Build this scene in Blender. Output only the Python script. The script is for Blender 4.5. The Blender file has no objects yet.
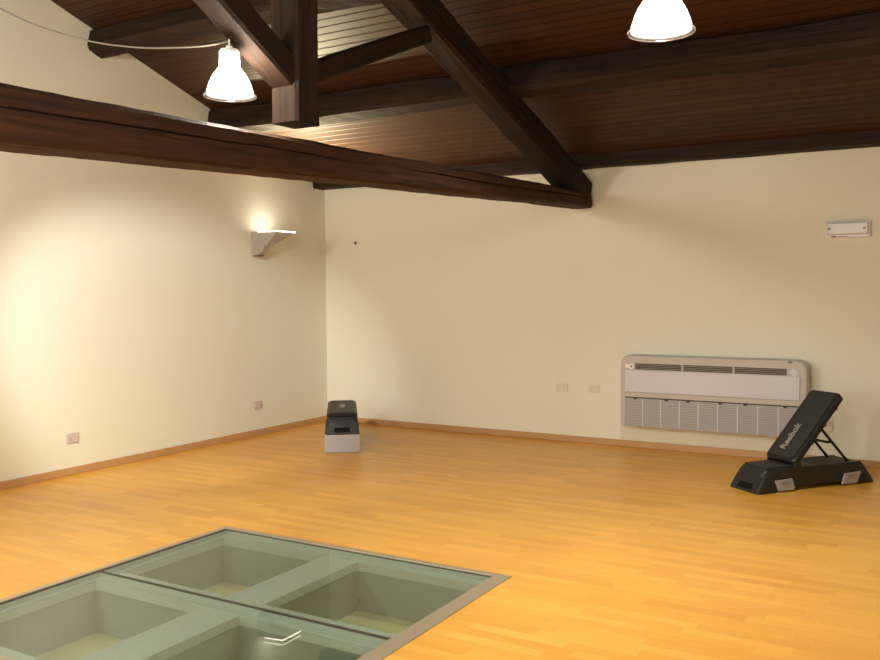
import bpy, bmesh, math, random
from mathutils import Vector, Matrix, noise
random.seed(7)
SC = bpy.context.scene
COL = SC.collection
R = math.radians

# ------------------------------------------------------------------ materials
def mat(name):
    m = bpy.data.materials.new(name); m.use_nodes = True
    nt = m.node_tree; nt.nodes.clear()
    out = nt.nodes.new('ShaderNodeOutputMaterial')
    return m, nt, out
def N(nt, t, **kw):
    n = nt.nodes.new(t)
    for k, v in kw.items():
        if k.startswith('i_'):
            key = k[2:]
            key = int(key) if key.isdigit() else key.replace('_', ' ')
            n.inputs[key].default_value = v
        else: setattr(n, k, v)
    return n
def rgb(c): return (c[0], c[1], c[2], 1.0)
def math_n(nt, op, a, b=None):
    n = nt.nodes.new('ShaderNodeMath'); n.operation = op
    for i, v in enumerate((a, b)):
        if v is None: continue
        if isinstance(v, (int, float)): n.inputs[i].default_value = v
        else: nt.links.new(v, n.inputs[i])
    return n.outputs[0]
def mix_n(nt, fac, a, b, blend='MIX'):
    n = nt.nodes.new('ShaderNodeMix'); n.data_type = 'RGBA'; n.blend_type = blend
    for i, v in ((0, fac), (6, a), (7, b)):
        if isinstance(v, (int, float)): n.inputs[i].default_value = v
        elif isinstance(v, tuple): n.inputs[i].default_value = rgb(v)
        else: nt.links.new(v, n.inputs[i])
    return n.outputs[2]
def simple(name, c, rough=.5, metal=0., spec=.5, noise_amt=.06, nscale=30, bump=0., bscale=200):
    m, nt, out = mat(name)
    b = N(nt, 'ShaderNodeBsdfPrincipled', i_Roughness=rough, i_Metallic=metal)
    b.inputs['Specular IOR Level'].default_value = spec
    tc = N(nt, 'ShaderNodeTexCoord')
    nz = N(nt, 'ShaderNodeTexNoise', i_Scale=nscale, i_Detail=3.)
    nt.links.new(tc.outputs['Object'], nz.inputs['Vector'])
    d = tuple(max(0, v * (1 - noise_amt)) for v in c); l = tuple(min(1, v * (1 + noise_amt)) for v in c)
    nt.links.new(mix_n(nt, nz.outputs['Fac'], d, l), b.inputs['Base Color'])
    if bump:
        n2 = N(nt, 'ShaderNodeTexNoise', i_Scale=bscale, i_Detail=2.)
        nt.links.new(tc.outputs['Object'], n2.inputs['Vector'])
        bp = N(nt, 'ShaderNodeBump', i_Strength=bump, i_Distance=.002)
        nt.links.new(n2.outputs['Fac'], bp.inputs['Height']); nt.links.new(bp.outputs[0], b.inputs['Normal'])
    nt.links.new(b.outputs[0], out.inputs[0])
    return m
def emit(name, c, s):
    m, nt, out = mat(name)
    e = N(nt, 'ShaderNodeEmission', i_Strength=s); e.inputs[0].default_value = rgb(c)
    nt.links.new(e.outputs[0], out.inputs[0]); return m

def plaster(name, c):
    m, nt, out = mat(name)
    b = N(nt, 'ShaderNodeBsdfPrincipled', i_Roughness=.75)
    b.inputs['Specular IOR Level'].default_value = .25
    tc = N(nt, 'ShaderNodeTexCoord')
    n1 = N(nt, 'ShaderNodeTexNoise', i_Scale=.9, i_Detail=4.); nt.links.new(tc.outputs['Object'], n1.inputs['Vector'])
    n2 = N(nt, 'ShaderNodeTexNoise', i_Scale=70., i_Detail=3.); nt.links.new(tc.outputs['Object'], n2.inputs['Vector'])
    nt.links.new(mix_n(nt, n1.outputs['Fac'], tuple(v * .96 for v in c), tuple(min(1, v * 1.03) for v in c)), b.inputs['Base Color'])
    bp = N(nt, 'ShaderNodeBump', i_Strength=.12, i_Distance=.003)
    nt.links.new(n2.outputs['Fac'], bp.inputs['Height']); nt.links.new(bp.outputs[0], b.inputs['Normal'])
    nt.links.new(b.outputs[0], out.inputs[0]); return m

def parquet(name):
    m, nt, out = mat(name); L = nt.links.new
    b = N(nt, 'ShaderNodeBsdfPrincipled', i_Roughness=.33)
    b.inputs['Specular IOR Level'].default_value = .36
    tc = N(nt, 'ShaderNodeTexCoord'); sp = N(nt, 'ShaderNodeSeparateXYZ'); L(tc.outputs['Object'], sp.inputs[0])
    x, y = sp.outputs[0], sp.outputs[1]
    W, LEN = .068, .46
    v = math_n(nt, 'DIVIDE', y, W); row = math_n(nt, 'FLOOR', v)
    wn = N(nt, 'ShaderNodeTexWhiteNoise', noise_dimensions='1D'); L(row, wn.inputs['W'])
    u = math_n(nt, 'ADD', math_n(nt, 'DIVIDE', x, LEN), math_n(nt, 'MULTIPLY', wn.outputs['Value'], 9.7))
    col = math_n(nt, 'FLOOR', u)
    cb = N(nt, 'ShaderNodeCombineXYZ'); L(row, cb.inputs[0]); L(col, cb.inputs[1])
    w2 = N(nt, 'ShaderNodeTexWhiteNoise', noise_dimensions='2D'); L(cb.outputs[0], w2.inputs['Vector'])
    # grain
    mp = N(nt, 'ShaderNodeMapping'); mp.inputs['Scale'].default_value = (3., 55., 1.); L(tc.outputs['Object'], mp.inputs[0])
    ad = N(nt, 'ShaderNodeVectorMath', operation='ADD'); L(mp.outputs[0], ad.inputs[0]); L(w2.outputs['Color'], ad.inputs[1])
    g = N(nt, 'ShaderNodeTexNoise', i_Scale=1., i_Detail=4.); L(ad.outputs[0], g.inputs['Vector'])
    base = mix_n(nt, w2.outputs['Value'], (.61, .272, .031), (.78, .400, .064))
    base = mix_n(nt, .30, base, mix_n(nt, g.outputs['Fac'], (.45, .20, .028), (.86, .50, .11)))
    # joints
    def edge(t, wd):
        f = math_n(nt, 'FRACT', t); d = math_n(nt, 'MINIMUM', f, math_n(nt, 'SUBTRACT', 1., f))
        return math_n(nt, 'LESS_THAN', d, wd)
    j = math_n(nt, 'MAXIMUM', edge(v, .012), edge(u, .0022))
    base = mix_n(nt, math_n(nt, 'MULTIPLY', j, .4), base, (.33, .14, .035))
    L(base, b.inputs['Base Color'])
    rg = math_n(nt, 'ADD', math_n(nt, 'MULTIPLY', g.outputs['Fac'], .10), .28); L(rg, b.inputs['Roughness'])
    bp = N(nt, 'ShaderNodeBump', i_Strength=.05, i_Distance=.001); L(g.outputs['Fac'], bp.inputs['Height']); L(bp.outputs[0], b.inputs['Normal'])
    L(b.outputs[0], out.inputs[0]); return m

def planks(name):
    m, nt, out = mat(name); L = nt.links.new
    b = N(nt, 'ShaderNodeBsdfPrincipled', i_Roughness=.5)
    b.inputs['Specular IOR Level'].default_value = .22
    tc = N(nt, 'ShaderNodeTexCoord'); sp = N(nt, 'ShaderNodeSeparateXYZ'); L(tc.outputs['Object'], sp.inputs[0])
    x, y = sp.outputs[0], sp.outputs[1]
    v = math_n(nt, 'DIVIDE', y, .085); row = math_n(nt, 'FLOOR', v)
    wn = N(nt, 'ShaderNodeTexWhiteNoise', noise_dimensions='1D'); L(row, wn.inputs['W'])
    col = math_n(nt, 'FLOOR', math_n(nt, 'ADD', math_n(nt, 'DIVIDE', x, 2.4), math_n(nt, 'MULTIPLY', wn.outputs['Value'], 7.3)))
    cb = N(nt, 'ShaderNodeCombineXYZ'); L(row, cb.inputs[0]); L(col, cb.inputs[1])
    w2 = N(nt, 'ShaderNodeTexWhiteNoise', noise_dimensions='2D'); L(cb.outputs[0], w2.inputs['Vector'])
    mp = N(nt, 'ShaderNodeMapping'); mp.inputs['Scale'].default_value = (2., 40., 1.); L(tc.outputs['Object'], mp.inputs[0])
    ad = N(nt, 'ShaderNodeVectorMath', operation='ADD'); L(mp.outputs[0], ad.inputs[0]); L(w2.outputs['Color'], ad.inputs[1])
    g = N(nt, 'ShaderNodeTexNoise', i_Scale=1., i_Detail=4.); L(ad.outputs[0], g.inputs['Vector'])
    base = mix_n(nt, w2.outputs['Value'], (.030, .0105, .0045), (.052, .020, .0085))
    base = mix_n(nt, .45, base, mix_n(nt, g.outputs['Fac'], (.015, .006, .003), (.068, .027, .011)))
    f = math_n(nt, 'FRACT', v); d = math_n(nt, 'MINIMUM', f, math_n(nt, 'SUBTRACT', 1., f))
    j = math_n(nt, 'LESS_THAN', d, .06)
    base = mix_n(nt, math_n(nt, 'MULTIPLY', j, .8), base, (.012, .006, .003))
    L(base, b.inputs['Base Color'])
    h = math_n(nt, 'MINIMUM', math_n(nt, 'MULTIPLY', d, 10.), 1.)
    bp = N(nt, 'ShaderNodeBump', i_Strength=.6, i_Distance=.006); L(h, bp.inputs['Height']); L(bp.outputs[0], b.inputs['Normal'])
    L(b.outputs[0], out.inputs[0]); return m

def timber(name, dark, light, rough=.75):
    m, nt, out = mat(name); L = nt.links.new
    b = N(nt, 'ShaderNodeBsdfPrincipled', i_Roughness=rough)
    b.inputs['Specular IOR Level'].default_value = .16
    tc = N(nt, 'ShaderNodeTexCoord')
    mp = N(nt, 'ShaderNodeMapping'); mp.inputs['Scale'].default_value = (1.6, 26., 26.); L(tc.outputs['Object'], mp.inputs[0])
    g = N(nt, 'ShaderNodeTexNoise', i_Scale=1., i_Detail=6., i_Roughness=.6, i_Distortion=.3); L(mp.outputs[0], g.inputs['Vector'])
    mp2 = N(nt, 'ShaderNodeMapping'); mp2.inputs['Scale'].default_value = (.30, 9., 9.); L(tc.outputs['Object'], mp2.inputs[0])
    g2 = N(nt, 'ShaderNodeTexNoise', i_Scale=1., i_Detail=3.); L(mp2.outputs[0], g2.inputs['Vector'])
    gc = nt.nodes.new('ShaderNodeMapRange'); gc.inputs['From Min'].default_value = .28; gc.inputs['From Max'].default_value = .72; L(g.outputs['Fac'], gc.inputs['Value'])
    base = mix_n(nt, gc.outputs[0], dark, light)
    base = mix_n(nt, math_n(nt, 'MULTIPLY', g2.outputs['Fac'], .7), base, tuple(v * .55 for v in dark))
    # checks: thin dark cracks along the grain
    ck = math_n(nt, 'LESS_THAN', math_n(nt, 'ABSOLUTE', math_n(nt, 'SUBTRACT', g2.outputs['Fac'], .5)), .010)
    base = mix_n(nt, math_n(nt, 'MULTIPLY', ck, .5), base, (.006, .004, .003))
    L(base, b.inputs['Base Color'])
    bp = N(nt, 'ShaderNodeBump', i_Strength=.55, i_Distance=.012); L(g.outputs['Fac'], bp.inputs['Height']); L(bp.outputs[0], b.inputs['Normal'])
    L(b.outputs[0], out.inputs[0]); return m

def glass_sheet(name, tint, ior=1.5):
    m, nt, out = mat(name); L = nt.links.new
    ge = N(nt, 'ShaderNodeNewGeometry')
    f = N(nt, 'ShaderNodeFresnel')
    io = math_n(nt, 'ADD', math_n(nt, 'MULTIPLY', ge.outputs['Backfacing'], 1. / ior - ior), ior); L(io, f.inputs['IOR'])
    t = N(nt, 'ShaderNodeBsdfTransparent'); t.inputs[0].default_value = rgb(tint)
    g = N(nt, 'ShaderNodeBsdfGlossy', i_Roughness=.012)
    mx = N(nt, 'ShaderNodeMixShader'); L(f.outputs[0], mx.inputs[0]); L(t.outputs[0], mx.inputs[1]); L(g.outputs[0], mx.inputs[2])
    L(mx.outputs[0], out.inputs[0]); return m

def prismatic(name, transp, tint=(1, .98, .95), scatter=.12):
    """ribbed clear lamp acrylic: part lets light straight through, part scatters it, a little gloss"""
    m, nt, out = mat(name); L = nt.links.new
    tc = N(nt, 'ShaderNodeTexCoord'); sp = N(nt, 'ShaderNodeSeparateXYZ'); L(tc.outputs['Object'], sp.inputs[0])
    an = math_n(nt, 'ARCTAN2', sp.outputs[1], sp.outputs[0])
    rib = math_n(nt, 'ADD', math_n(nt, 'MULTIPLY', math_n(nt, 'SINE', math_n(nt, 'MULTIPLY', an, 36.)), .5), .5)
    t = N(nt, 'ShaderNodeBsdfTransparent'); t.inputs[0].default_value = rgb(tint)
    ta = N(nt, 'ShaderNodeBsdfTranslucent'); ta.inputs[0].default_value = rgb(tuple(v * scatter * .9 for v in tint))
    td = N(nt, 'ShaderNodeBsdfDiffuse'); td.inputs[0].default_value = rgb(tuple(v * scatter * 1.1 for v in tint))
    tl = N(nt, 'ShaderNodeMixShader', i_0=.5); L(ta.outputs[0], tl.inputs[1]); L(td.outputs[0], tl.inputs[2])
    g = N(nt, 'ShaderNodeBsdfGlossy', i_Roughness=.15)
    a = N(nt, 'ShaderNodeMixShader'); L(math_n(nt, 'ADD', math_n(nt, 'MULTIPLY', rib, .2), 1 - transp - .1), a.inputs[0]); L(t.outputs[0], a.inputs[1]); L(tl.outputs[0], a.inputs[2])
    c = N(nt, 'ShaderNodeMixShader', i_0=.07); L(a.outputs[0], c.inputs[1]); L(g.outputs[0], c.inputs[2])
    L(c.outputs[0], out.inputs[0]); return m

WALL = (.775, .785, .672)
M = dict(
    wall=plaster('cream_plaster', WALL),
    floor=parquet('beech_strip_parquet'),
    planks=planks('dark_stained_boards'),
    tie=timber('brown_hewn_timber', (.029, .0142, .0085), (.096, .044, .0235)),
    rafter=timber('dark_hewn_timber', (.012, .0068, .0045), (.040, .018, .010)),
    king=timber('blackened_timber', (.016, .011, .008), (.062, .034, .020), .75),
    purlin=timber('smoky_dark_timber', (.013, .009, .007), (.050, .027, .016), .7),
    base=simple('brown_skirting_wood', (.50, .29, .125), .5, nscale=12, noise_amt=.12),
    steel=simple('dull_bronze_steel', (.42, .35, .25), .36, .5, nscale=60),
    seam=simple('dark_seal', (.055, .047, .038), .5),
    wellpaint=simple('white_painted_beam', (.58, .585, .54), .6),
    wellrim=simple('grey_green_well_paint', (.31, .315, .265), .6),  # white well walls, the shade inside is put into this colour
    wellfloor=simple('pale_yellow_well_floor', (.66, .56, .27), .6),
    glass=glass_sheet('green_tinted_glass', (.80, .86, .825)),
    shade=prismatic('ribbed_acrylic_bell', .17),
    neck=prismatic('ribbed_acrylic_neck', .38, scatter=.27),
    rim=prismatic('clear_acrylic_rim', .55, (.9, .85, .78)),
    bulb=emit('lit_bulb', (1., .92, .80), 4000.),
    white=simple('white_plastic', (.80, .80, .79), .4),
    emer=simple('cool_white_plastic', (.70, .69, .76), .35),
    diff=simple('milky_lens', (.60, .60, .635), .25),
    dgrey=simple('dark_grey_detail', (.10, .09, .10), .5),
    black=simple('black_moulded_plastic', (.0105, .0108, .011), .45, nscale=40, bump=.25, bscale=260),
    pad=simple('charcoal_rubber_pad', (.019, .0185, .017), .6, nscale=60, bump=.4, bscale=320),
    void=simple('deep_black_recess', (.0065, .0065, .0065), .8, spec=.1),
    tube=simple('black_steel_tube', (.012, .012, .012), .35, .3),
    grey=simple('grey_plastic_leg', (.33, .325, .345), .45),
    letter=simple('pale_grey_print', (.27, .26, .235), .5),
    fanbody=simple('beige_grey_casing', (.49, .465, .44), .45, nscale=8, noise_amt=.03),
    fanpanel=simple('pale_grey_panel', (.59, .60, .675), .4, nscale=6, noise_amt=.02),
    fangrille=simple('grey_louvre', (.43, .43, .46), .5),
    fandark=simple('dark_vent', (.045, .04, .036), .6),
    slat=simple('grey_brown_vane', (.24, .215, .19), .5),
    socketlight=simple('ivory_outlet', (.62, .56, .52), .45),
    socket=simple('ivory_socket_plate', (.56, .49, .44), .45),
    plate=plaster('cream_painted_plate', (.72, .70, .585)),
    sconce=simple('silver_grey_metal', (.40, .37, .34), .4, .35),
    sconceglow=emit('lit_sconce_lens', (1., .90, .72), 9.),
    wire=simple('grey_cable', (.17, .15, .125), .6),
)

# ------------------------------------------------------------------ mesh helpers
def tag(o, label=None, cat=None, group=None, kind=None):
    for k, v in (('label', label), ('category', cat), ('group', group), ('kind', kind)):
        if v: o[k] = v
    return o
def link(name, bm, m, parent=None, loc=None, smooth=False, bevel=0, segs=2):
    bmesh.ops.recalc_face_normals(bm, faces=bm.faces)
    me = bpy.data.meshes.new(name); bm.to_mesh(me); bm.free()
    o = bpy.data.objects.new(name, me); COL.objects.link(o)
    for mm in (m if isinstance(m, (list, tuple)) else [m]): me.materials.append(mm)
    if parent: o.parent = parent
    if loc is not None: o.location = loc
    if smooth:
        for p in me.polygons: p.use_smooth = True
    if bevel:
        b = o.modifiers.new('bevel', 'BEVEL'); b.width = bevel; b.segments = segs; b.limit_method = 'ANGLE'; b.angle_limit = R(35)
        b.harden_normals = False
    return o
def thing(name, loc, label, cat, group=None, rz=0.):
    o = bpy.data.objects.new(name, None); COL.objects.link(o); o.empty_display_size = .1
    o.location = loc; o.rotation_euler = (0, 0, rz)
    return tag(o, label, cat, group)
def box(bm, x0, x1, y0, y1, z0, z1, mi=0):
    vs = [bm.verts.new((x, y, z)) for x in (x0, x1) for y in (y0, y1) for z in (z0, z1)]
    for f in ((0, 1, 3, 2), (4, 6, 7, 5), (0, 4, 5, 1), (2, 3, 7, 6), (0, 2, 6, 4), (1, 5, 7, 3)):
        fc = bm.faces.new([vs[i] for i in f]); fc.material_index = mi
    return vs
def loft(bm, rings, cap=True, close=True):
    R_ = [[bm.verts.new(p) for p in r] for r in rings]
    n = len(R_[0])
    for a, b in zip(R_, R_[1:]):
        for i in range(n if close else n - 1):
            bm.faces.new((a[i], a[(i + 1) % n], b[(i + 1) % n], b[i]))
    if cap:
        bm.faces.new(R_[0][::-1]); bm.faces.new(R_[-1])
    return R_
def prism(bm, poly, axis, a, b):
    def P(u, v, w):
        return {0: (w, u, v), 1: (u, w, v), 2: (u, v, w)}[axis]
    return loft(bm, [[P(u, v, a) for u, v in poly], [P(u, v, b) for u, v in poly]])
def lathe(bm, prof, n=48, cap=False):
    rings = [[(r * math.cos(2 * math.pi * i / n), r * math.sin(2 * math.pi * i / n), z) for i in range(n)] for r, z in prof]
    return loft(bm, rings, cap)
def tube(bm, pts, r, n=10, cap=True):
    pts = [Vector(p) for p in pts]; rings = []
    up = Vector((0, 0, 1))
    for i, p in enumerate(pts):
        t = (pts[min(i + 1, len(pts) - 1)] - pts[max(i - 1, 0)]).normalized()
        s = t.cross(up)
        if s.length < 1e-3: s = t.cross(Vector((1, 0, 0)))
        s.normalize(); u = s.cross(t)
        rings.append([p + r * (math.cos(2 * math.pi * k / n) * s + math.sin(2 * math.pi * k / n) * u) for k in range(n)])
    return loft(bm, rings, cap)
def rrect(w, h, r, n=4):
    pts = []
    for cx, cy, a0 in ((w / 2 - r, h / 2 - r, 0), (-w / 2 + r, h / 2 - r, 90), (-w / 2 + r, -h / 2 + r, 180), (w / 2 - r, -h / 2 + r, 270)):
        for k in range(n + 1):
            a = R(a0 + 90 * k / n); pts.append((cx + r * math.cos(a), cy + r * math.sin(a)))
    return pts

def timber_beam(name, p0, p1, w, h0, h1, m, parent=None, up=(0, 0, 1), rough=.006, seed=0., corner=.018, groove=0., step=.06, taper=0.):
    """hewn beam whose centre line runs p0->p1 (world); object axes: X along, Z 'up'; ridged, slightly irregular"""
    p0, p1 = Vector(p0), Vector(p1); d = p1 - p0; Ln = d.length; X = d.normalized()
    U = Vector(up); Y = U.cross(X).normalized(); Z = X.cross(Y)
    n = max(4, int(Ln / step)); bm = bmesh.new(); rings = []
    for i in range(n + 1):
        s = Ln * i / n; h = h0 + (h1 - h0) * i / n
        k = 1.
        if taper:
            e = min(s, Ln - s)
            if e < taper: k = 1 - .22 * (1 - e / taper) ** 2
        ring = []
        c = corner * (1 + .5 * noise.noise(Vector((s * 1.3, seed, 5))))
        for (py, pz) in outline(w * k, h * k, c, groove, s, seed):
            q = Vector((s * 1.8, py * 5 + seed, pz * 5 - seed))
            q2 = Vector((s * 9, py * 20 + seed, pz * 20 + seed))
            dd = rough * noise.noise(q) * 1.6 + rough * .5 * noise.noise(q2)
            l = math.hypot(py, pz) or 1
            ring.append((s, py + dd * py / l, pz + dd * pz / l))
        rings.append(ring)
    loft(bm, rings)
    Mw = Matrix((( X.x, Y.x, Z.x, p0.x), (X.y, Y.y, Z.y, p0.y), (X.z, Y.z, Z.z, p0.z), (0, 0, 0, 1)))
    o = link(name, bm, m, parent, smooth=False)
    if parent: o.matrix_local = Matrix.Translation(parent.location).inverted() @ Mw
    else: o.matrix_world = Mw
    return o
def outline(w, h, c, groove, s, seed):
    a, b = w / 2, h / 2
    right = [(a, -b + c), (a, -b * .33), (a, b * .33), (a, b - c)]
    top = [(a - c, b), (a * .3, b), (-a * .3, b), (-a + c, b)]
    if groove:
        zc = groove_z(s, seed) * h
        dpt = max(0.002, .016 + .02 * noise.noise(Vector((s * 1.1, seed * 2, 3))))
        left = [(-a, b - c), (-a, zc + .03), (-a + .002, zc + .006), (-a + dpt, zc), (-a + .002, zc - .006), (-a, zc - .03), (-a, -b + c)]
    else:
        left = [(-a, b - c), (-a, b * .33), (-a, -b * .33), (-a, -b + c)]
    bot = [(-a + c, -b), (-a * .3, -b), (a * .3, -b), (a - c, -b)]
    return right + top + left + bot
def groove_z(s, seed):
    return .10 + .05 * noise.noise(Vector((s * .7, seed, 1))) + .02 * noise.noise(Vector((s * 4, seed, 9)))

# ------------------------------------------------------------------ room dimensions
RX, YF = 8.6, -8.58                       # right wall, front wall; the far corner of the room is the origin
Z0, SL, YR = 2.665, .328, -4.29           # eave height, roof slope, ridge
ZR = Z0 - SL * YR
# glass floor light
GX0, GX1, GY1, GS = 2.261, 4.276, -3.969, -4.963
GY0 = -5.957

# ------------------------------------------------------------------ setting
bm = bmesh.new()
xs, ys = [-.2, GX0, GX1, RX + .2], [YF - .2, GY0, GY1, .2]
g = [[bm.verts.new((x, y, 0)) for y in ys] for x in xs]
for i in range(3):
    for j in range(3):
        if (i, j) != (1, 1): bm.faces.new((g[i][j], g[i + 1][j], g[i + 1][j + 1], g[i][j + 1]))
# the cut edge of the floor build-up round the opening
for (a, b) in (((1, 1), (2, 1)), ((2, 1), (2, 2)), ((2, 2), (1, 2)), ((1, 2), (1, 1))):
    A, B = g[a[0]][a[1]], g[b[0]][b[1]]
    bm.faces.new((A, B, bm.verts.new((B.co.x, B.co.y, -.03)), bm.verts.new((A.co.x, A.co.y, -.03))))
o = link('floor', bm, M['floor']); tag(o, kind='structure')
me = o.data
for p in me.polygons:
    if abs(p.normal.z) > .5 and p.normal.z < 0: p.flip()

bm = bmesh.new(); box(bm, -.2, RX + .2, 0, .2, 0, Z0 + .06)
tag(link('wall_back', bm, M['wall']), kind='structure')
gable = [(.0, 0), (0, Z0), (YR, ZR), (YF, Z0), (YF, 0)]
bm = bmesh.new(); prism(bm, gable, 0, -.2, 0); tag(link('wall_left', bm, M['wall']), kind='structure')
bm = bmesh.new(); prism(bm, gable, 0, RX, RX + .2); tag(link('wall_right', bm, M['wall']), kind='structure')
bm = bmesh.new(); box(bm, -.2, RX + .2, YF - .2, YF, 0, Z0 + .06); tag(link('wall_front', bm, M['wall']), kind='structure')

# ceiling: two slopes of dark boards (mesh coordinates: X along the boards, Y up the slope)
th = math.atan(SL); Ls = -YR / math.cos(th)
for nm, sgn in (('ceiling', 1), ('ceiling_front', -1)):
    bm = bmesh.new(); box(bm, -.2, RX + .2, -.25, Ls + .03, 0, .12)
    o = link(nm, bm, M['planks']); tag(o, kind='structure')
    if sgn == 1:
        Y = Vector((0, -math.cos(th), math.sin(th))); X = Vector((-1, 0, 0)); org = Vector((RX, 0, Z0))
    else:
        Y = Vector((0, math.cos(th), math.sin(th))); X = Vector((1, 0, 0)); org = Vector((0, YF, Z0))
    Z = X.cross(Y)
    o.matrix_world = Matrix(((X.x, Y.x, Z.x, org.x), (X.y, Y.y, Z.y, org.y), (X.z, Y.z, Z.z, org.z), (0, 0, 0, 1)))
# skirting
bm = bmesh.new(); box(bm, 0, .014, YF, 0, .0, .062); tag(link('baseboard_left', bm, M['base'], bevel=.004), kind='structure')
bm = bmesh.new(); box(bm, .014, RX, -.014, 0, .0, .062); tag(link('baseboard_back', bm, M['base'], bevel=.004), kind='structure')

# added window behind the viewer, made up to carry the front fill light
bm = bmesh.new()
for (x0, x1, z0, z1) in ((2.4, 5.6, .62, .70), (2.4, 5.6, 2.30, 2.38), (2.4, 2.48, .70, 2.30), (5.52, 5.6, .70, 2.30), (3.97, 4.03, .70, 2.30)):
    box(bm, x0, x1, YF, YF + .04, z0, z1)
wn_ = tag(link('window_1', bm, M['white']), kind='structure')
bm = bmesh.new(); box(bm, 2.48, 5.52, YF + .004, YF + .012, .70, 2.30); link('pane', bm, M['diff'], wn_)

# ------------------------------------------------------------------ roof timbers
TX = 3.121                                # truss plane
tr = thing('roof_truss', (TX, YR, 0), 'dark hewn timber roof truss with thick horizontal tie beam across the upper left', 'roof truss')
def tie_z(y): return ((2.40 + .022 * y) + (2.262 + .0347 * y)) / 2
def tie_h(y): return (2.40 + .022 * y) - (2.262 + .0347 * y)
timber_beam('tie_beam', (TX, -8.5, tie_z(-8.5)), (TX, -.015, tie_z(-.015)), .222, tie_h(-8.5), tie_h(0), M['tie'], tr, seed=3.1, rough=.007, corner=.02, groove=1., step=.05, taper=.05)
# (object local -Y faces +X... groove side faces the camera)
ku = timber_beam('king_post', (TX + .02, -4.285, 2.395), (TX + .02, -4.285, 3.98), .2, .18, .18, M['king'], tr, up=(1, 0, 0), seed=8.4, rough=.008, corner=.014)
def rz(y): return 2.247 - SL * 1.012 * y
hh = .245 * math.cos(th)
for s in (1, -1):
    def yy(y): return y if s == 1 else 2 * YR - y
    c = .1225
    timber_beam('rafter', (TX, yy(-4.29), rz(-4.29) + c), (TX, yy(-.03), rz(-.03) + c), .215, hh, hh, M['rafter'], tr, seed=5.2 + s, rough=.008, corner=.02, groove=1. if s == 1 else 0, taper=.04)
timber_beam('strut', (TX + .04, -4.19, 2.689), (TX + .04, -2.98, 3.19), .105, .112, .112, M['rafter'], tr, seed=1.2, rough=.004, corner=.012)
timber_beam('strut', (TX + .015, -4.30, 2.615), (TX + .015, -5.60, 3.33), .165, .15, .15, M['rafter'], tr, seed=2.6, rough=.004, corner=.012)

pn = Vector((0, -math.sin(th), -math.cos(th)))      # into the room from the back slope
pu = -pn
def purlin(y, w, h, label, seed):
    zt = Z0 - SL * y
    cpt = Vector((0, y, zt)) + pn * (h / 2 + .002)
    o = timber_beam('purlin', (.004, cpt.y, cpt.z), (RX - .004, cpt.y, cpt.z), w, h, h, M['purlin'], None, up=pu, seed=seed, rough=.012, corner=.03)
    return tag(o, label, 'beam', None)
purlin(-3.02, .19, .19, 'highest roof purlin, running behind the hanging bell lamp near the ridge', 11.)
purlin(-1.68, .19, .225, 'middle roof purlin, running behind king post halfway down the slope', 14.)
bm = bmesh.new()
o = timber_beam('purlin', (.004, -.115, 2.695), (RX - .004, -.115, 2.695), .20, .135, .135, M['purlin'], None, seed=17., rough=.006, corner=.012)
tag(o, 'lowest roof purlin, lying along the top edge of the back wall', 'beam')

# ------------------------------------------------------------------ pendant lamps
def pendant(loc, label, cordlen):
    t = thing('pendant_lamp', loc, label, 'lamp', None); t.scale = (.945, .945, .885)       # base of the lamp = its rim plane
    bm = bmesh.new()
    lathe(bm, [(.1365, .0), (.1385, .004), (.1385, .010), (.134, .014), (.127, .016), (.124, .022), (.124, .010), (.131, .004), (.1365, .0)])
    link('rim', bm, M['rim'], t, smooth=True)
    bm = bmesh.new()
    lathe(bm, [(.126, .018), (.1225, .034), (.116, .056), (.107, .082), (.095, .108), (.081, .132), (.067, .150), (.057, .160)], 64)
    link('shade', bm, M['shade'], t, smooth=True)
    bm = bmesh.new()
    lathe(bm, [(.057, .160), (.0545, .164), (.0545, .252), (.051, .258), (.046, .260)], 64)
    link('neck', bm, M['neck'], t, smooth=True)
    bm = bmesh.new(); lathe(bm, [(.004, .258), (.047, .258), (.047, .264), (.018, .268), (.016, .285), (.004, .285)], 32, True)
    link('cap', bm, M['white'], t, smooth=False)
    bm = bmesh.new(); lathe(bm, [(.003, .258), (.020, .256), (.020, .196), (.034, .192), (.034, .184), (.003, .183)], 32, True)
    link('lamp_holder', bm, M['white'], t)  # unseen holder, its disc added to block light going up
    bm = bmesh.new(); bmesh.ops.create_uvsphere(bm, u_segments=24, v_segments=12, radius=.026)
    for v in bm.verts: v.co.z = v.co.z * 1.35 + .145
    link('bulb', bm, M['bulb'], t, smooth=True)
    bm = bmesh.new()
    if cordlen < .1:
        tube(bm, [(0, 0, .283), (0, 0, .283 + cordlen)], .004)
        link('hook', bm, M['white'], t)
    else:
        tube(bm, [(0, 0, .283), (0, 0, .283 + cordlen)], .004)
        link('cord', bm, M['wire'], t)
        bm = bmesh.new(); zc = .283 + cordlen
        lathe(bm, [(.004, zc - .05), (.04, zc - .04), (.05, zc - .005), (.05, zc), (.004, zc)], 32, True)
        link('ceiling_rose', bm, M['white'], t, smooth=True)
    return t
pendant((TX - .045, -4.72, 2.475), 'lit clear ribbed bell pendant lamp hanging beside the king post', .045)
z2 = 2.5
pendant((5.238, -4.59, z2), 'lit bell pendant lamp cut off by the top edge, right of the truss', ((Z0 + SL * (-4.59 - YF) * 1.0 if -4.59 < YR else 0) - z2 - .012) / .885 - .283)

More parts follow.
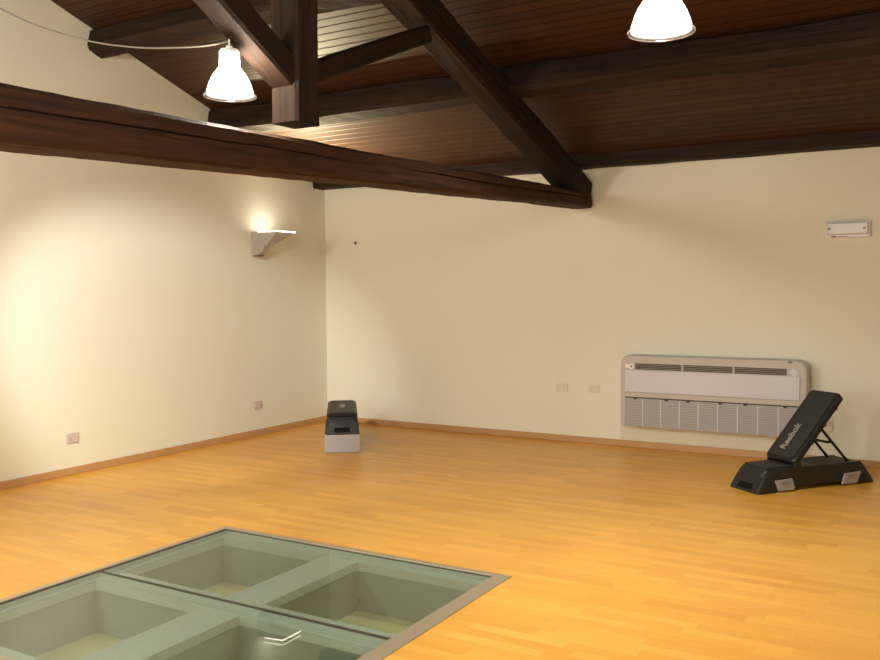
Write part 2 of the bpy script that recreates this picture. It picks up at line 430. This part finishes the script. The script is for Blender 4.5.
# supply cable slung from the gable wall to the lamp by the king post
kn_ = [(.006, 3.865), (.6, 3.535), (1.247, 3.214), (1.493, 3.102), (1.729, 3.014), (2.068, 2.905), (2.387, 2.832), (2.624, 2.795), (2.892, 2.766), (3.066, 2.762)]
pts = []
for i in range(len(kn_) - 1):                        # smooth run through the sag
    q = [Vector((kn_[min(max(k, 0), len(kn_) - 1)][0], 0, kn_[min(max(k, 0), len(kn_) - 1)][1])) for k in (i - 1, i, i + 1, i + 2)]
    for k in range(6):
        u = k / 6
        c = .5 * (2 * q[1] + (q[2] - q[0]) * u + (2 * q[0] - 5 * q[1] + 4 * q[2] - q[3]) * u * u + (3 * q[1] - q[0] - 3 * q[2] + q[3]) * u ** 3)
        pts.append((c.x, -4.72, c.z - .012))
pts.append((kn_[-1][0] + .008, -4.72, kn_[-1][1] - .010))
bm = bmesh.new(); tube(bm, pts, .0048, 8)
tag(link('cable', bm, M['wire'], smooth=True), 'thin pale cable sagging from the left to the hanging bell lamp', 'cable')

# ------------------------------------------------------------------ wall sconce
t = thing('wall_sconce', (0, -1.18, 1.848), 'silver grey wall uplighter throwing light up the left wall', 'wall light')
SW = .048
bm = bmesh.new(); box(bm, 0, .020, -SW, SW, .0, .252); link('back_plate', bm, M['sconce'], t, bevel=.004)
bm = bmesh.new()                                       # curved arm
prof = [(.018, .010), (.085, .010), (.120, .028), (.150, .050), (.168, .075), (.172, .10), (.172, .125), (.018, .15)]
prism(bm, prof, 1, -SW * .94, SW * .94); link('arm', bm, M['sconce'], t, bevel=.004)
bm = bmesh.new(); box(bm, .020, .088, -SW * .9, SW * .9, -.004, .012); link('foot_cap', bm, M['dgrey'], t)
bm = bmesh.new()                                       # bowl: flares out from the arm to a wide lit top
bz0, bz1 = .104, .243
b0 = [(.018, -.046), (.205, -.046), (.205, .046), (.018, .046)]
b1 = [(.018, -.050), (.300, .000), (.300, .285), (.018, .215)]
def ins(pl, e, z):
    cx = sum(p[0] for p in pl) / 4; cy = sum(p[1] for p in pl) / 4
    return [(cx + (x - cx) * e, cy + (y - cy) * e, z) for x, y in pl]
loft(bm, [ins(b0, 1, bz0), ins(b1, 1, bz1), ins(b1, .93, bz1), ins(b0, .82, bz0 + .012)])
link('bowl', bm, M['sconce'], t)
bm = bmesh.new(); b2 = [(.085, -.040), (.306, -.003), (.306, .290), (.085, .235)]
loft(bm, [ins(b2, 1, bz1 + .0005), ins(b2, 1, bz1 + .010)]); link('diffuser', bm, M['sconceglow'], t, bevel=.002)

# ------------------------------------------------------------------ emergency light
t = thing('emergency_light', (5.440, 0, 1.90), 'small white rectangular emergency light high on the back wall', 'emergency light')
bm = bmesh.new(); box(bm, -.172, .172, -.032, 0, .0, .14); link('housing', bm, M['emer'], t, bevel=.008)
bm = bmesh.new(); box(bm, -.158, .158, -.056, -.032, .026, .128); link('lens', bm, M['diff'], t, bevel=.012, segs=3)
for x in (-.135, .128):
    bm = bmesh.new(); box(bm, x - .011, x + .011, -.0585, -.055, .066, .086); link('lens_clip', bm, M['slat'], t, bevel=.002)
bm = bmesh.new(); box(bm, -.125, -.085, -.034, -.031, .007, .017); link('indicator', bm, M['dgrey'], t)
for x0, x1 in ((-.07, -.03), (-.02, .0)):
    bm = bmesh.new(); box(bm, x0, x1, -.0328, -.031, .009, .015); link('printed_label', bm, M['slat'], t)

# ------------------------------------------------------------------ fan coil unit on the back wall
FX0, FX1, FZ0, FZ1, FD = 3.545, 5.165, .225, .880, .17
t = thing('fan_coil_unit', ((FX0 + FX1) / 2, 0, FZ0), 'wide beige fan coil heater unit mounted low on the back wall', 'heater')
W = FX1 - FX0; H = FZ1 - FZ0; hw = W / 2
r = .085
prof = [(-hw, 0), (-hw, H - r)] + [(-hw + r - r * math.cos(R(a)), H - r + r * math.sin(R(a))) for a in range(15, 91, 15)]
prof += [(hw - r + r * math.sin(R(a)), H - r + r * math.cos(R(a))) for a in range(0, 91, 15)] + [(hw, 0)]
inner = [(x * .985, z * .985 + .004) for x, z in prof]
bm = bmesh.new()
loft(bm, [[(x, -.001, z) for x, z in prof], [(x, -FD + .02, z) for x, z in prof], [(x * .992, -FD + .004, z * .992) for x, z in prof], [(x * .98, -FD, z * .985 + .002) for x, z in prof]])
link('casing', bm, M['fanbody'], t)
L_, R_ = -hw + .048, hw - .058
bm = bmesh.new(); box(bm, L_, R_, -FD - .010, -FD + .002, .318, .520); link('front_panel', bm, M['fanpanel'], t, bevel=.004)
bm = bmesh.new(); box(bm, L_, R_, -FD - .012, -FD + .002, .272, .316); link('lower_lip', bm, M['fanbody'], t, bevel=.004)
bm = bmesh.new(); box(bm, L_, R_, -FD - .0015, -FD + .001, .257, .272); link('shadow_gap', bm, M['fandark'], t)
# intake grille: backing + horizontal louvres
gr = None
bm = bmesh.new(); box(bm, L_, R_, -FD - .002, -FD + .002, .010, .258); gr = link('intake_grille', bm, M['slat'], t)
bm = bmesh.new()
k = .014
while k < .254:
    box(bm, L_ + .002, R_ - .002, -FD - .009, -FD - .001, k, k + .0105); k += .0148
link('louvres', bm, M['fangrille'], gr)
for i in range(1, 9):
    x = L_ + (R_ - L_) * i / 9.
    bm = bmesh.new(); box(bm, x - .0045, x + .0045, -FD - .012, -FD, .010, .256); link('divider', bm, M['fanpanel'], gr)
for f in (.065, .255, .385, .57, .71, .925):
    x = L_ + (R_ - L_) * f
    bm = bmesh.new(); box(bm, x - .016, x + .016, -FD - .014, -FD, .252, .270); link('latch', bm, M['fandark'], t, bevel=.003)
# outlet vent: three dark slots each with vanes
vx0, vx1 = -hw + .135, hw - .155
vz0, vz1 = .528, .583
for i in range(3):
    a = vx0 + (vx1 - vx0) * i / 3 + .008; b = vx0 + (vx1 - vx0) * (i + 1) / 3 - .008
    bm = bmesh.new(); box(bm, a, b, -FD - .003, -FD + .001, vz0, vz1); v = link('outlet_vent', bm, M['fandark'], t)
    bm = bmesh.new()
    for z in (vz0 + .012, vz0 + .028, vz0 + .044): box(bm, a, b, -FD - .007, -FD - .002, z - .003, z + .003)
    link('vanes', bm, M['slat'], v)
    if i:
        bm = bmesh.new(); box(bm, a - .017, a - .003, -FD - .008, -FD, vz0, vz1); link('vent_bar', bm, M['fanbody'], t)
def disc(name, x, z, rad, d, m, par):
    bm = bmesh.new(); lathe(bm, [(.001, 0), (rad, 0), (rad, d * .8), (rad * .85, d), (.001, d)], 28, True)
    bmesh.ops.rotate(bm, verts=bm.verts, cent=(0, 0, 0), matrix=Matrix.Rotation(R(90), 3, 'X'))
    for v in bm.verts: v.co += Vector((x, -FD + .001, z))
    return link(name, bm, m, par)
kn = disc('dial', -hw + .108, .553, .026, .012, M['white'], t)
disc('dial_centre', -hw + .108, .553, .009, .016, M['dgrey'], kn)
disc('button_cap', -hw + .066, .556, .020, .007, M['white'], t)
disc('round_cover', hw - .105, .553, .034, .006, M['fanpanel'], t)
bm = bmesh.new(); box(bm, hw - .155, hw - .12, -FD - .002, -FD + .03, H - .022, H - .010); link('top_notch', bm, M['dgrey'], t)
bm = bmesh.new(); box(bm, -hw + .14, -hw + .165, -.10, -.07, -.022, .002); link('drain_spout', bm, M['socket'], t)

# ------------------------------------------------------------------ sockets and plates
def wall_plate(name, loc, rot, label, cat, m, socket=True, w=.118, h=.080):
    t = thing(name, loc, label, cat, None, rot)          # local: X along wall, -Y out of the wall
    bm = bmesh.new(); box(bm, -w / 2, w / 2, -.010, 0, -h / 2, h / 2); link('cover_plate', bm, m, t, bevel=.003)
    if socket:
        for x in (-.028, .028):
            bm = bmesh.new(); box(bm, x - .019, x + .019, -.0125, -.009, -.024, .024); s = link('outlet', bm, M['socketlight'], t, bevel=.002)
            bm = bmesh.new()
            for z in (-.012, 0, .012): box(bm, x - .003, x + .003, -.0132, -.012, z - .003, z + .003)
            link('pin_holes', bm, M['dgrey'], s)
    else:
        bm = bmesh.new(); box(bm, -w / 2 + .03, w / 2 - .03, -.012, -.009, -h / 2 + .02, h / 2 - .02); link('blank_insert', bm, m, t, bevel=.002)
    return t
wall_plate('wall_socket', (0, -3.391, .300), R(90), 'double wall socket low on the left wall, nearer the left photo edge', 'socket', M['socket'])
wall_plate('wall_socket', (0, -1.170, .315), R(90), 'double wall socket low on the left wall, below the uplighter', 'socket', M['socket'])
wall_plate('blank_plate', (2.894, 0, .525), 0, 'cream blank cover plate on back wall, the one farther from the heater', 'cover plate', M['plate'], False)
wall_plate('blank_plate', (3.232, 0, .530), 0, 'cream blank cover plate on back wall, the one right beside the heater', 'cover plate', M['plate'], False, .105, .072)
wall_plate('wall_socket', (5.300, 0, .345), 0, 'wall socket behind the tilted backrest of the black workout bench', 'socket', M['plate'], True, .085, .13)
bm = bmesh.new(); lathe(bm, [(.0005, 0), (.017, 0), (.015, .006), (.006, .008), (.0005, .008)], 20, True)
bmesh.ops.rotate(bm, verts=bm.verts, cent=(0, 0, 0), matrix=Matrix.Rotation(R(90), 3, 'X'))
tag(link('wall_plug', bm, M['dgrey'], loc=(.421, 0, 2.02)), 'tiny dark plug in the back wall near the corner', 'wall plug')

# ------------------------------------------------------------------ workout benches
def text_part(name, s, size, m, parent, mw):
    cu = bpy.data.curves.new(name, 'FONT'); cu.body = s; cu.size = size; cu.extrude = .0012; cu.align_x = 'CENTER'; cu.align_y = 'CENTER'; cu.offset = .0022; cu.shear = .15
    o = bpy.data.objects.new(name, cu); COL.objects.link(o)
    dg = bpy.context.evaluated_depsgraph_get(); me = bpy.data.meshes.new_from_object(o.evaluated_get(dg))
    bpy.data.objects.remove(o); bpy.data.curves.remove(cu)
    ob = bpy.data.objects.new(name, me); COL.objects.link(ob); me.materials.clear(); me.materials.append(m)
    ob.parent = parent; ob.matrix_local = mw
    return ob
def bench(loc, rz, label, z0, tilt):
    """local: +X along the bench from the near end, Y across, length 1.12"""
    t = thing('workout_bench', loc, label, 'workout bench', None, rz)
    LN = 1.12
    st = [  # s_bottom, s_top, half width bottom, half width top, z bottom, z top
        (.000, .058, .150, .118, .000, .118), (.022, .078, .157, .130, .0, .150), (.06, .105, .160, .136, .0, .168), (.15, .16, .160, .138, .0, .176),
        (.185, .185, .150, .138, .022, .176), (.37, .37, .146, .138, .028, .172), (.75, .75, .146, .138, .028, .164), (.935, .935, .150, .138, .022, .160),
        (.97, .965, .160, .138, .0, .160), (1.06, 1.015, .160, .136, .0, .155), (1.098, 1.042, .157, .130, .0, .138), (1.12, 1.062, .150, .118, .0, .108)]
    bm = bmesh.new(); rings = []
    for sb, s2, wb, wt, zb, zt in st:
        zr = zt - .012
        rings.append([(sb, -wb, zb + z0), (sb, wb, zb + z0), (sb + (s2 - sb) * .55, wb - (wb - wt) * .35, zb + (zt - zb) * .55 + z0), (s2, wt, zr + z0), (s2, wt - .012, zt + z0),
                      (s2, -wt + .012, zt + z0), (s2, -wt, zr + z0), (sb + (s2 - sb) * .55, -wb + (wb - wt) * .35, zb + (zt - zb) * .55 + z0)])
    loft(bm, rings); link('base', bm, M['black'], t, bevel=.008, segs=2)
    # hand recess in both ends
    for s, sg in ((.0, 1), (LN, -1)):
        bm = bmesh.new()
        a = [(s + sg * (.0065), -.075, .022 + z0), (s + sg * .0065, .075, .022 + z0), (s + sg * .022, .065, .062 + z0), (s + sg * .022, -.065, .062 + z0)]
        b = [(x + sg * .03, y, z) for x, y, z in a]
        loft(bm, [a, b]); link('hand_recess', bm, M['void'], t)
    # raised side rails
    for sg in (-1, 1):
        bm = bmesh.new()
        box(bm, .17, 1.0, sg * .128 - .012, sg * .128 + .012, .150 + z0, .1705 + z0); link('side_rail', bm, M['black'], t, bevel=.006)
    # front deck pad
    bm = bmesh.new(); x0, x1 = .115, .365
    if tilt: loft(bm, [[(x, y, z) for x, y in ((x0 + e, -.12 + e), (x1 - e, -.12 + e), (x1 - e, .12 - e), (x0 + e, .12 - e))] for z, e in ((.168 + z0, 0), (.179 + z0, .0), (.184 + z0, .008))])
    if tilt: link('deck_pad', bm, M['pad'], t)
    else: bm.free()
    if tilt:
        for s in (.165, .795):                       # folded legs showing through the side openings
            for sg in (-1, 1):
                bm = bmesh.new()
                d = .0 if s < .5 else -.03
                lo = [(s + .022 + d, sg * .148, .012), (s + .172 + d, sg * .148, .012)]; hi = [(s - .012 - d, sg * .152, .092), (s + .150 - d, sg * .152, .098)]
                pts = [lo[0], lo[1], hi[1], hi[0]]
                loft(bm, [pts, [(x, y + sg * .016 * (1 if z < .05 else .6), z) for x, y, z in pts]])
                link('folded_leg', bm, M['grey'], t, bevel=.004)
                bm = bmesh.new(); q = s + .045
                box(bm, q, q + .075, sg * .160 - .0085, sg * .160 + .0035, .066, .080); link('leg_grip', bm, M['slat'], t, bevel=.002)
    else:
        for s in (.012, .80):                        # legs standing under each end
            bm = bmesh.new()
            loft(bm, [[(s + e, -.162 + e, z), (s + .30 - e, -.162 + e, z), (s + .30 - e, .162 - e, z), (s + e, .162 - e, z)] for z, e in ((.0, .006), (.012, .0), (z0 - .012, 0.), (z0 + .004, .004))])
            link('leg', bm, M['grey'], t, bevel=.006)
    # backrest: a padded board hinged on the base
    BL, BW, BT = (.665, .152, .062) if tilt else (.955, .143, .05)
    pv = Vector((.375, 0, .168 + z0)) if tilt else Vector((.082, 0, .160 + z0))
    ang = tilt
    Mb = Matrix.Translation(pv) @ Matrix.Rotation(-ang, 4, 'Y')
    zt0 = .006 if tilt else -.005
    prof = rrect(BL, 2 * BW, .035, 4)
    def ringz(z, e): return [((x * (1 - e / (BL / 2))) + BL / 2, y * (1 - e / BW), z) for x, y in prof]
    bm = bmesh.new(); loft(bm, [ringz(zt0, .016), ringz(zt0 + .010, .002), ringz(zt0 + (BT if tilt else .03) - .012, .0), ringz(zt0 + (BT if tilt else .03), .010)])
    br = link('backrest', bm, M['black'], t, bevel=0); br.matrix_local = Mb
    top = zt0 + (BT if tilt else .03)
    bm = bmesh.new(); loft(bm, [ringz(top - .002, .024), ringz(top + .006, .026), ringz(top + .008, .032)])
    link('back_pad', bm, M['pad'], br)
    # lettering runs along the pad
    if tilt:
        text_part('lettering', 'Reebok', .078, M['letter'], br, Matrix.Translation((BL * .305, .018, top + .0088)) @ Matrix.Rotation(R(0), 4, 'Z'))
    else:
        text_part('lettering', 'Reebok', .085, M['letter'], br, Matrix.Translation((BL * .52, .0, top + .0088)) @ Matrix.Rotation(R(0), 4, 'Z'))
    if tilt:
        for f in (.34, .60, .84):                    # notch blocks under the right side rail
            for sg in (-1, 1):
                bm = bmesh.new(); box(bm, BL * f - .012, BL * f + .012, sg * (BW - .022) - .010, sg * (BW - .022) + .010, zt0 - .012, zt0 + .004); link('notch_block', bm, M['grey'], br, bevel=.002)
        # prop frame: U of steel tube from the back of the board down to the base
        p = lambda f: Mb @ Vector((BL * f, 0, zt0 - .004))
        tp = p(.565); bt = Vector((.905, 0, .163))
        pf = None
        for sg in (-1, 1):
            bm = bmesh.new(); tube(bm, [(tp.x, sg * .095, tp.z), (bt.x, sg * .100, bt.z)], .0105, 12)
            link('prop_leg', bm, M['tube'], t, smooth=True)
        for k in (.42,):
            q = tp.lerp(bt, k); bm = bmesh.new(); y = .095 + .005 * k
            tube(bm, [(q.x, -y, q.z), (q.x + .004, -y * .5, q.z - .010), (q.x + .004, y * .5, q.z - .010), (q.x, y, q.z)], .010, 10); link('prop_crossbar', bm, M['tube'], t, smooth=True)
        bm = bmesh.new(); tube(bm, [(tp.x, -.12, tp.z), (tp.x, .12, tp.z)], .011, 12); link('prop_pivot', bm, M['tube'], t, smooth=True)
        bm = bmesh.new(); box(bm, .60, .985, -.115, .115, .158, .168); link('deck_tray', bm, M['pad'], t, bevel=.003)
        for s in (.375,):
            for sg in (-1, 1):
                bm = bmesh.new(); box(bm, s - .03, s + .035, sg * .135 - .012, sg * .135 + .012, .150, .205); link('hinge_bracket', bm, M['black'], t, bevel=.008)
    return t
bench((4.900, -1.366, 0), math.atan2(.786, .618), 'black workout bench with raised backrest by the right end of the heater', 0, R(47.5))
bench((1.392, -1.577, 0), math.atan2(.80, -.60), 'black workout bench lying flat on grey legs in the room corner', .172, 0)

# ------------------------------------------------------------------ glass floor light
t = thing('glass_floor_panel', ((GX0 + GX1) / 2, (GY0 + GY1) / 2, 0), 'steel framed walk-on glass panel set in the wooden floor, light wells below', 'floor window')
ox, oy = t.location.x, t.location.y
def lb(bm, x0, x1, y0, y1, z0, z1, mi=0): return box(bm, x0 - ox, x1 - ox, y0 - oy, y1 - oy, z0, z1, mi)
fl, fr, ff = .040, .088, .042
for (x0, x1, y0, y1) in ((GX0, GX0 + fl, GY0, GY1), (GX1 - fr, GX1, GY0, GY1), (GX0 + fl, GX1 - fr, GY1 - ff, GY1), (GX0 + fl, GX1 - fr, GY0, GY0 + ff)):
    bm = bmesh.new(); lb(bm, x0, x1, y0, y1, -.03, .004); link('frame_bar', bm, M['steel'], t, bevel=.0015)
gx0, gx1, gy0, gy1 = GX0 + fl, GX1 - fr, GY0 + ff, GY1 - ff
bm = bmesh.new()
for (x0, x1, y0, y1) in ((gx0, gx0 + .006, gy0, gy1), (gx1 - .006, gx1, gy0, gy1), (gx0 + .006, gx1 - .006, gy1 - .006, gy1), (gx0 + .006, gx1 - .006, gy0, gy0 + .006)):
    lb(bm, x0, x1, y0, y1, -.008, -.001)
link('seal', bm, M['seam'], t)
bm = bmesh.new()
for (x0, x1, y0, y1) in ((gx0, gx0 + .006, gy0, gy1), (gx1 - .006, gx1, gy0, gy1), (gx0 + .006, gx1 - .006, gy1 - .006, gy1), (gx0 + .006, gx1 - .006, gy0, gy0 + .006)):
    lb(bm, x0, x1, y0, y1, -.034, -.0085)
lb(bm, gx0 + .006, gx1 - .006, GS - .007, GS + .007, -.034, -.0085)
link('bedding', bm, M['wellpaint'], t)
bm = bmesh.new(); lb(bm, gx0 + .006, gx1 - .006, GS - .007, GS + .007, -.008, -.0005); link('seam_strip', bm, M['seam'], t)
for (y0, y1) in ((GS + .0075, gy1 - .0065), (gy0 + .0065, GS - .0075)):
    bm = bmesh.new(); lb(bm, gx0 + .0065, gx1 - .0065, y0, y1, -.026, -.002); link('glass_pane', bm, M['glass'], t)
# wells: four white boxes, walls darkened in colour for shade, sunk below a cross of white beams
wx = [(2.345, 3.125), (3.360, 4.165)]; wy = [(-4.845, -4.078), (-5.80, -5.020)]
ZB, ZT = -.312, -.034
bm = bmesh.new()
xs = [GX0 - .02, wx[0][0], wx[0][1], wx[1][0], wx[1][1], GX1 + .02]; ys = [GY0 - .02, wy[1][0], wy[1][1], wy[0][0], wy[0][1], GY1 + .02]
gz = (ZT, ZT - .045)
gv = [[[bm.verts.new((x - ox, y - oy, z)) for z in gz] for y in ys] for x in xs]
open_ = lambda i, j: not (0 <= i < 5 and 0 <= j < 5) or (i in (1, 3) and j in (1, 3))
for i in range(5):
    for j in range(5):
        if open_(i, j): continue
        A, B, C_, D = gv[i][j], gv[i + 1][j], gv[i + 1][j + 1], gv[i][j + 1]
        bm.faces.new((A[0], B[0], C_[0], D[0])); bm.faces.new((A[1], D[1], C_[1], B[1]))
        for (p, q, di, dj) in ((A, B, 0, -1), (B, C_, 1, 0), (C_, D, 0, 1), (D, A, -1, 0)):
            if open_(i + di, j + dj): bm.faces.new((p[0], p[1], q[1], q[0]))
link('beam_grid', bm, M['wellpaint'], t)
for (x0, x1) in wx:
    for (y0, y1) in wy:
        bm = bmesh.new(); e = .008; z1 = ZT - .046
        P = lambda x, y, z: bm.verts.new((x - ox, y - oy, z))
        c = [(x0 - e, y0 - e), (x1 + e, y0 - e), (x1 + e, y1 + e), (x0 - e, y1 + e)]
        tops = [P(x, y, z1) for x, y in c]; bots = [P(x, y, ZB) for x, y in c]
        for i in range(4): bm.faces.new((tops[i], tops[(i + 1) % 4], bots[(i + 1) % 4], bots[i]))
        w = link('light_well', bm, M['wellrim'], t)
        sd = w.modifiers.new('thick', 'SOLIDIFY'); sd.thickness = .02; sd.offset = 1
        bm = bmesh.new(); lb(bm, x0 - .03, x1 + .03, y0 - .03, y1 + .03, ZB - .03, ZB); link('well_floor', bm, M['wellfloor'], w)

# ------------------------------------------------------------------ lights
def light(kind, name, loc, energy, color, size=.05, target=None, angle=None, blend=.3):
    d = bpy.data.lights.new(name, kind); d.energy = energy; d.color = color
    if kind in ('POINT', 'SPOT'): d.shadow_soft_size = size
    if kind == 'AREA': d.shape = 'RECTANGLE'; d.size, d.size_y = size
    if angle: d.spot_size = angle; d.spot_blend = blend
    o = bpy.data.objects.new(name, d); COL.objects.link(o); o.location = loc
    if target is not None: o.rotation_euler = (Vector(target) - Vector(loc)).to_track_quat('-Z', 'Y').to_euler()
    return o
WARM = (1., .94, .84)
# sconce lamp (just above its lens)
light('SPOT', 'sconce_lamp', (.21, -1.10, 2.125), 560, (1., .88, .56), .04, (.80, -1.12, 3.0), R(112), 1.)
# out of view: a spot on the left wall, then fills added for brightness
S0 = Vector((2.6, -5.9, 2.7))
light('SPOT', 'track_spot', S0, 560, WARM, .05, S0 + Vector((-.555, .785, -.44)), R(2 * 22), .65)
light('POINT', 'ceiling_lamp_front', (4.6, -7.6, 2.6), 60, WARM, .3)  # added general fill near the front wall
light('POINT', 'ceiling_lamp_left', (1.5, -7.3, 2.6), 275, WARM, .3)  # added fill, brightens the left wall and floor
light('POINT', 'ceiling_lamp_overhead', (5.6, -6.6, 2.6), 32, WARM, .3)  # added fill over the near floor
light('SPOT', 'ceiling_downlight', (4.6, -3.2, 3.55), 420, WARM, .1, (4.4, -2.7, 0), R(108), .9)  # added fill without a fixture, lifts the far floor
light('AREA', 'front_window', (4.0, YF + .05, 1.5), 82, WARM, (3., 1.6), (4.0, 0, 1.3))  # added soft fill set in front of the made-up window

w = bpy.data.worlds.new('World'); SC.world = w; w.use_nodes = True
w.node_tree.nodes['Background'].inputs[0].default_value = (.02, .017, .012, 1)

# ------------------------------------------------------------------ camera (f = 889.3 px on an 880 px wide frame)
yaw, pitch, roll, F = .5335, -.0460, -.0067, 889.28
f = Vector((-math.sin(yaw) * math.cos(pitch), math.cos(yaw) * math.cos(pitch), math.sin(pitch)))
r0 = Vector((math.cos(yaw), math.sin(yaw), 0)); u0 = r0.cross(f)
r_ = math.cos(roll) * r0 + math.sin(roll) * u0; u_ = -math.sin(roll) * r0 + math.cos(roll) * u0
cd = bpy.data.cameras.new('camera'); cd.sensor_width = 36; cd.sensor_fit = 'HORIZONTAL'; cd.lens = 36 * F / 880; cd.clip_start = .05
cam = bpy.data.objects.new('camera', cd); COL.objects.link(cam)
C = Vector((6.2862, -8.0895, 1.5))
cam.matrix_world = Matrix(((r_.x, u_.x, -f.x, C.x), (r_.y, u_.y, -f.y, C.y), (r_.z, u_.z, -f.z, C.z), (0, 0, 0, 1)))
SC.camera = cam

vs = SC.view_settings
vs.view_transform = 'Standard'; vs.look = 'None'; vs.exposure = 0.07; vs.gamma = 1.0; vs.use_curve_mapping = False
SC.cycles.max_bounces = 12; SC.cycles.diffuse_bounces = 6; SC.cycles.transparent_max_bounces = 24
SC.cycles.sample_clamp_indirect = 6.0
SC.cycles.caustics_reflective = False; SC.cycles.caustics_refractive = False
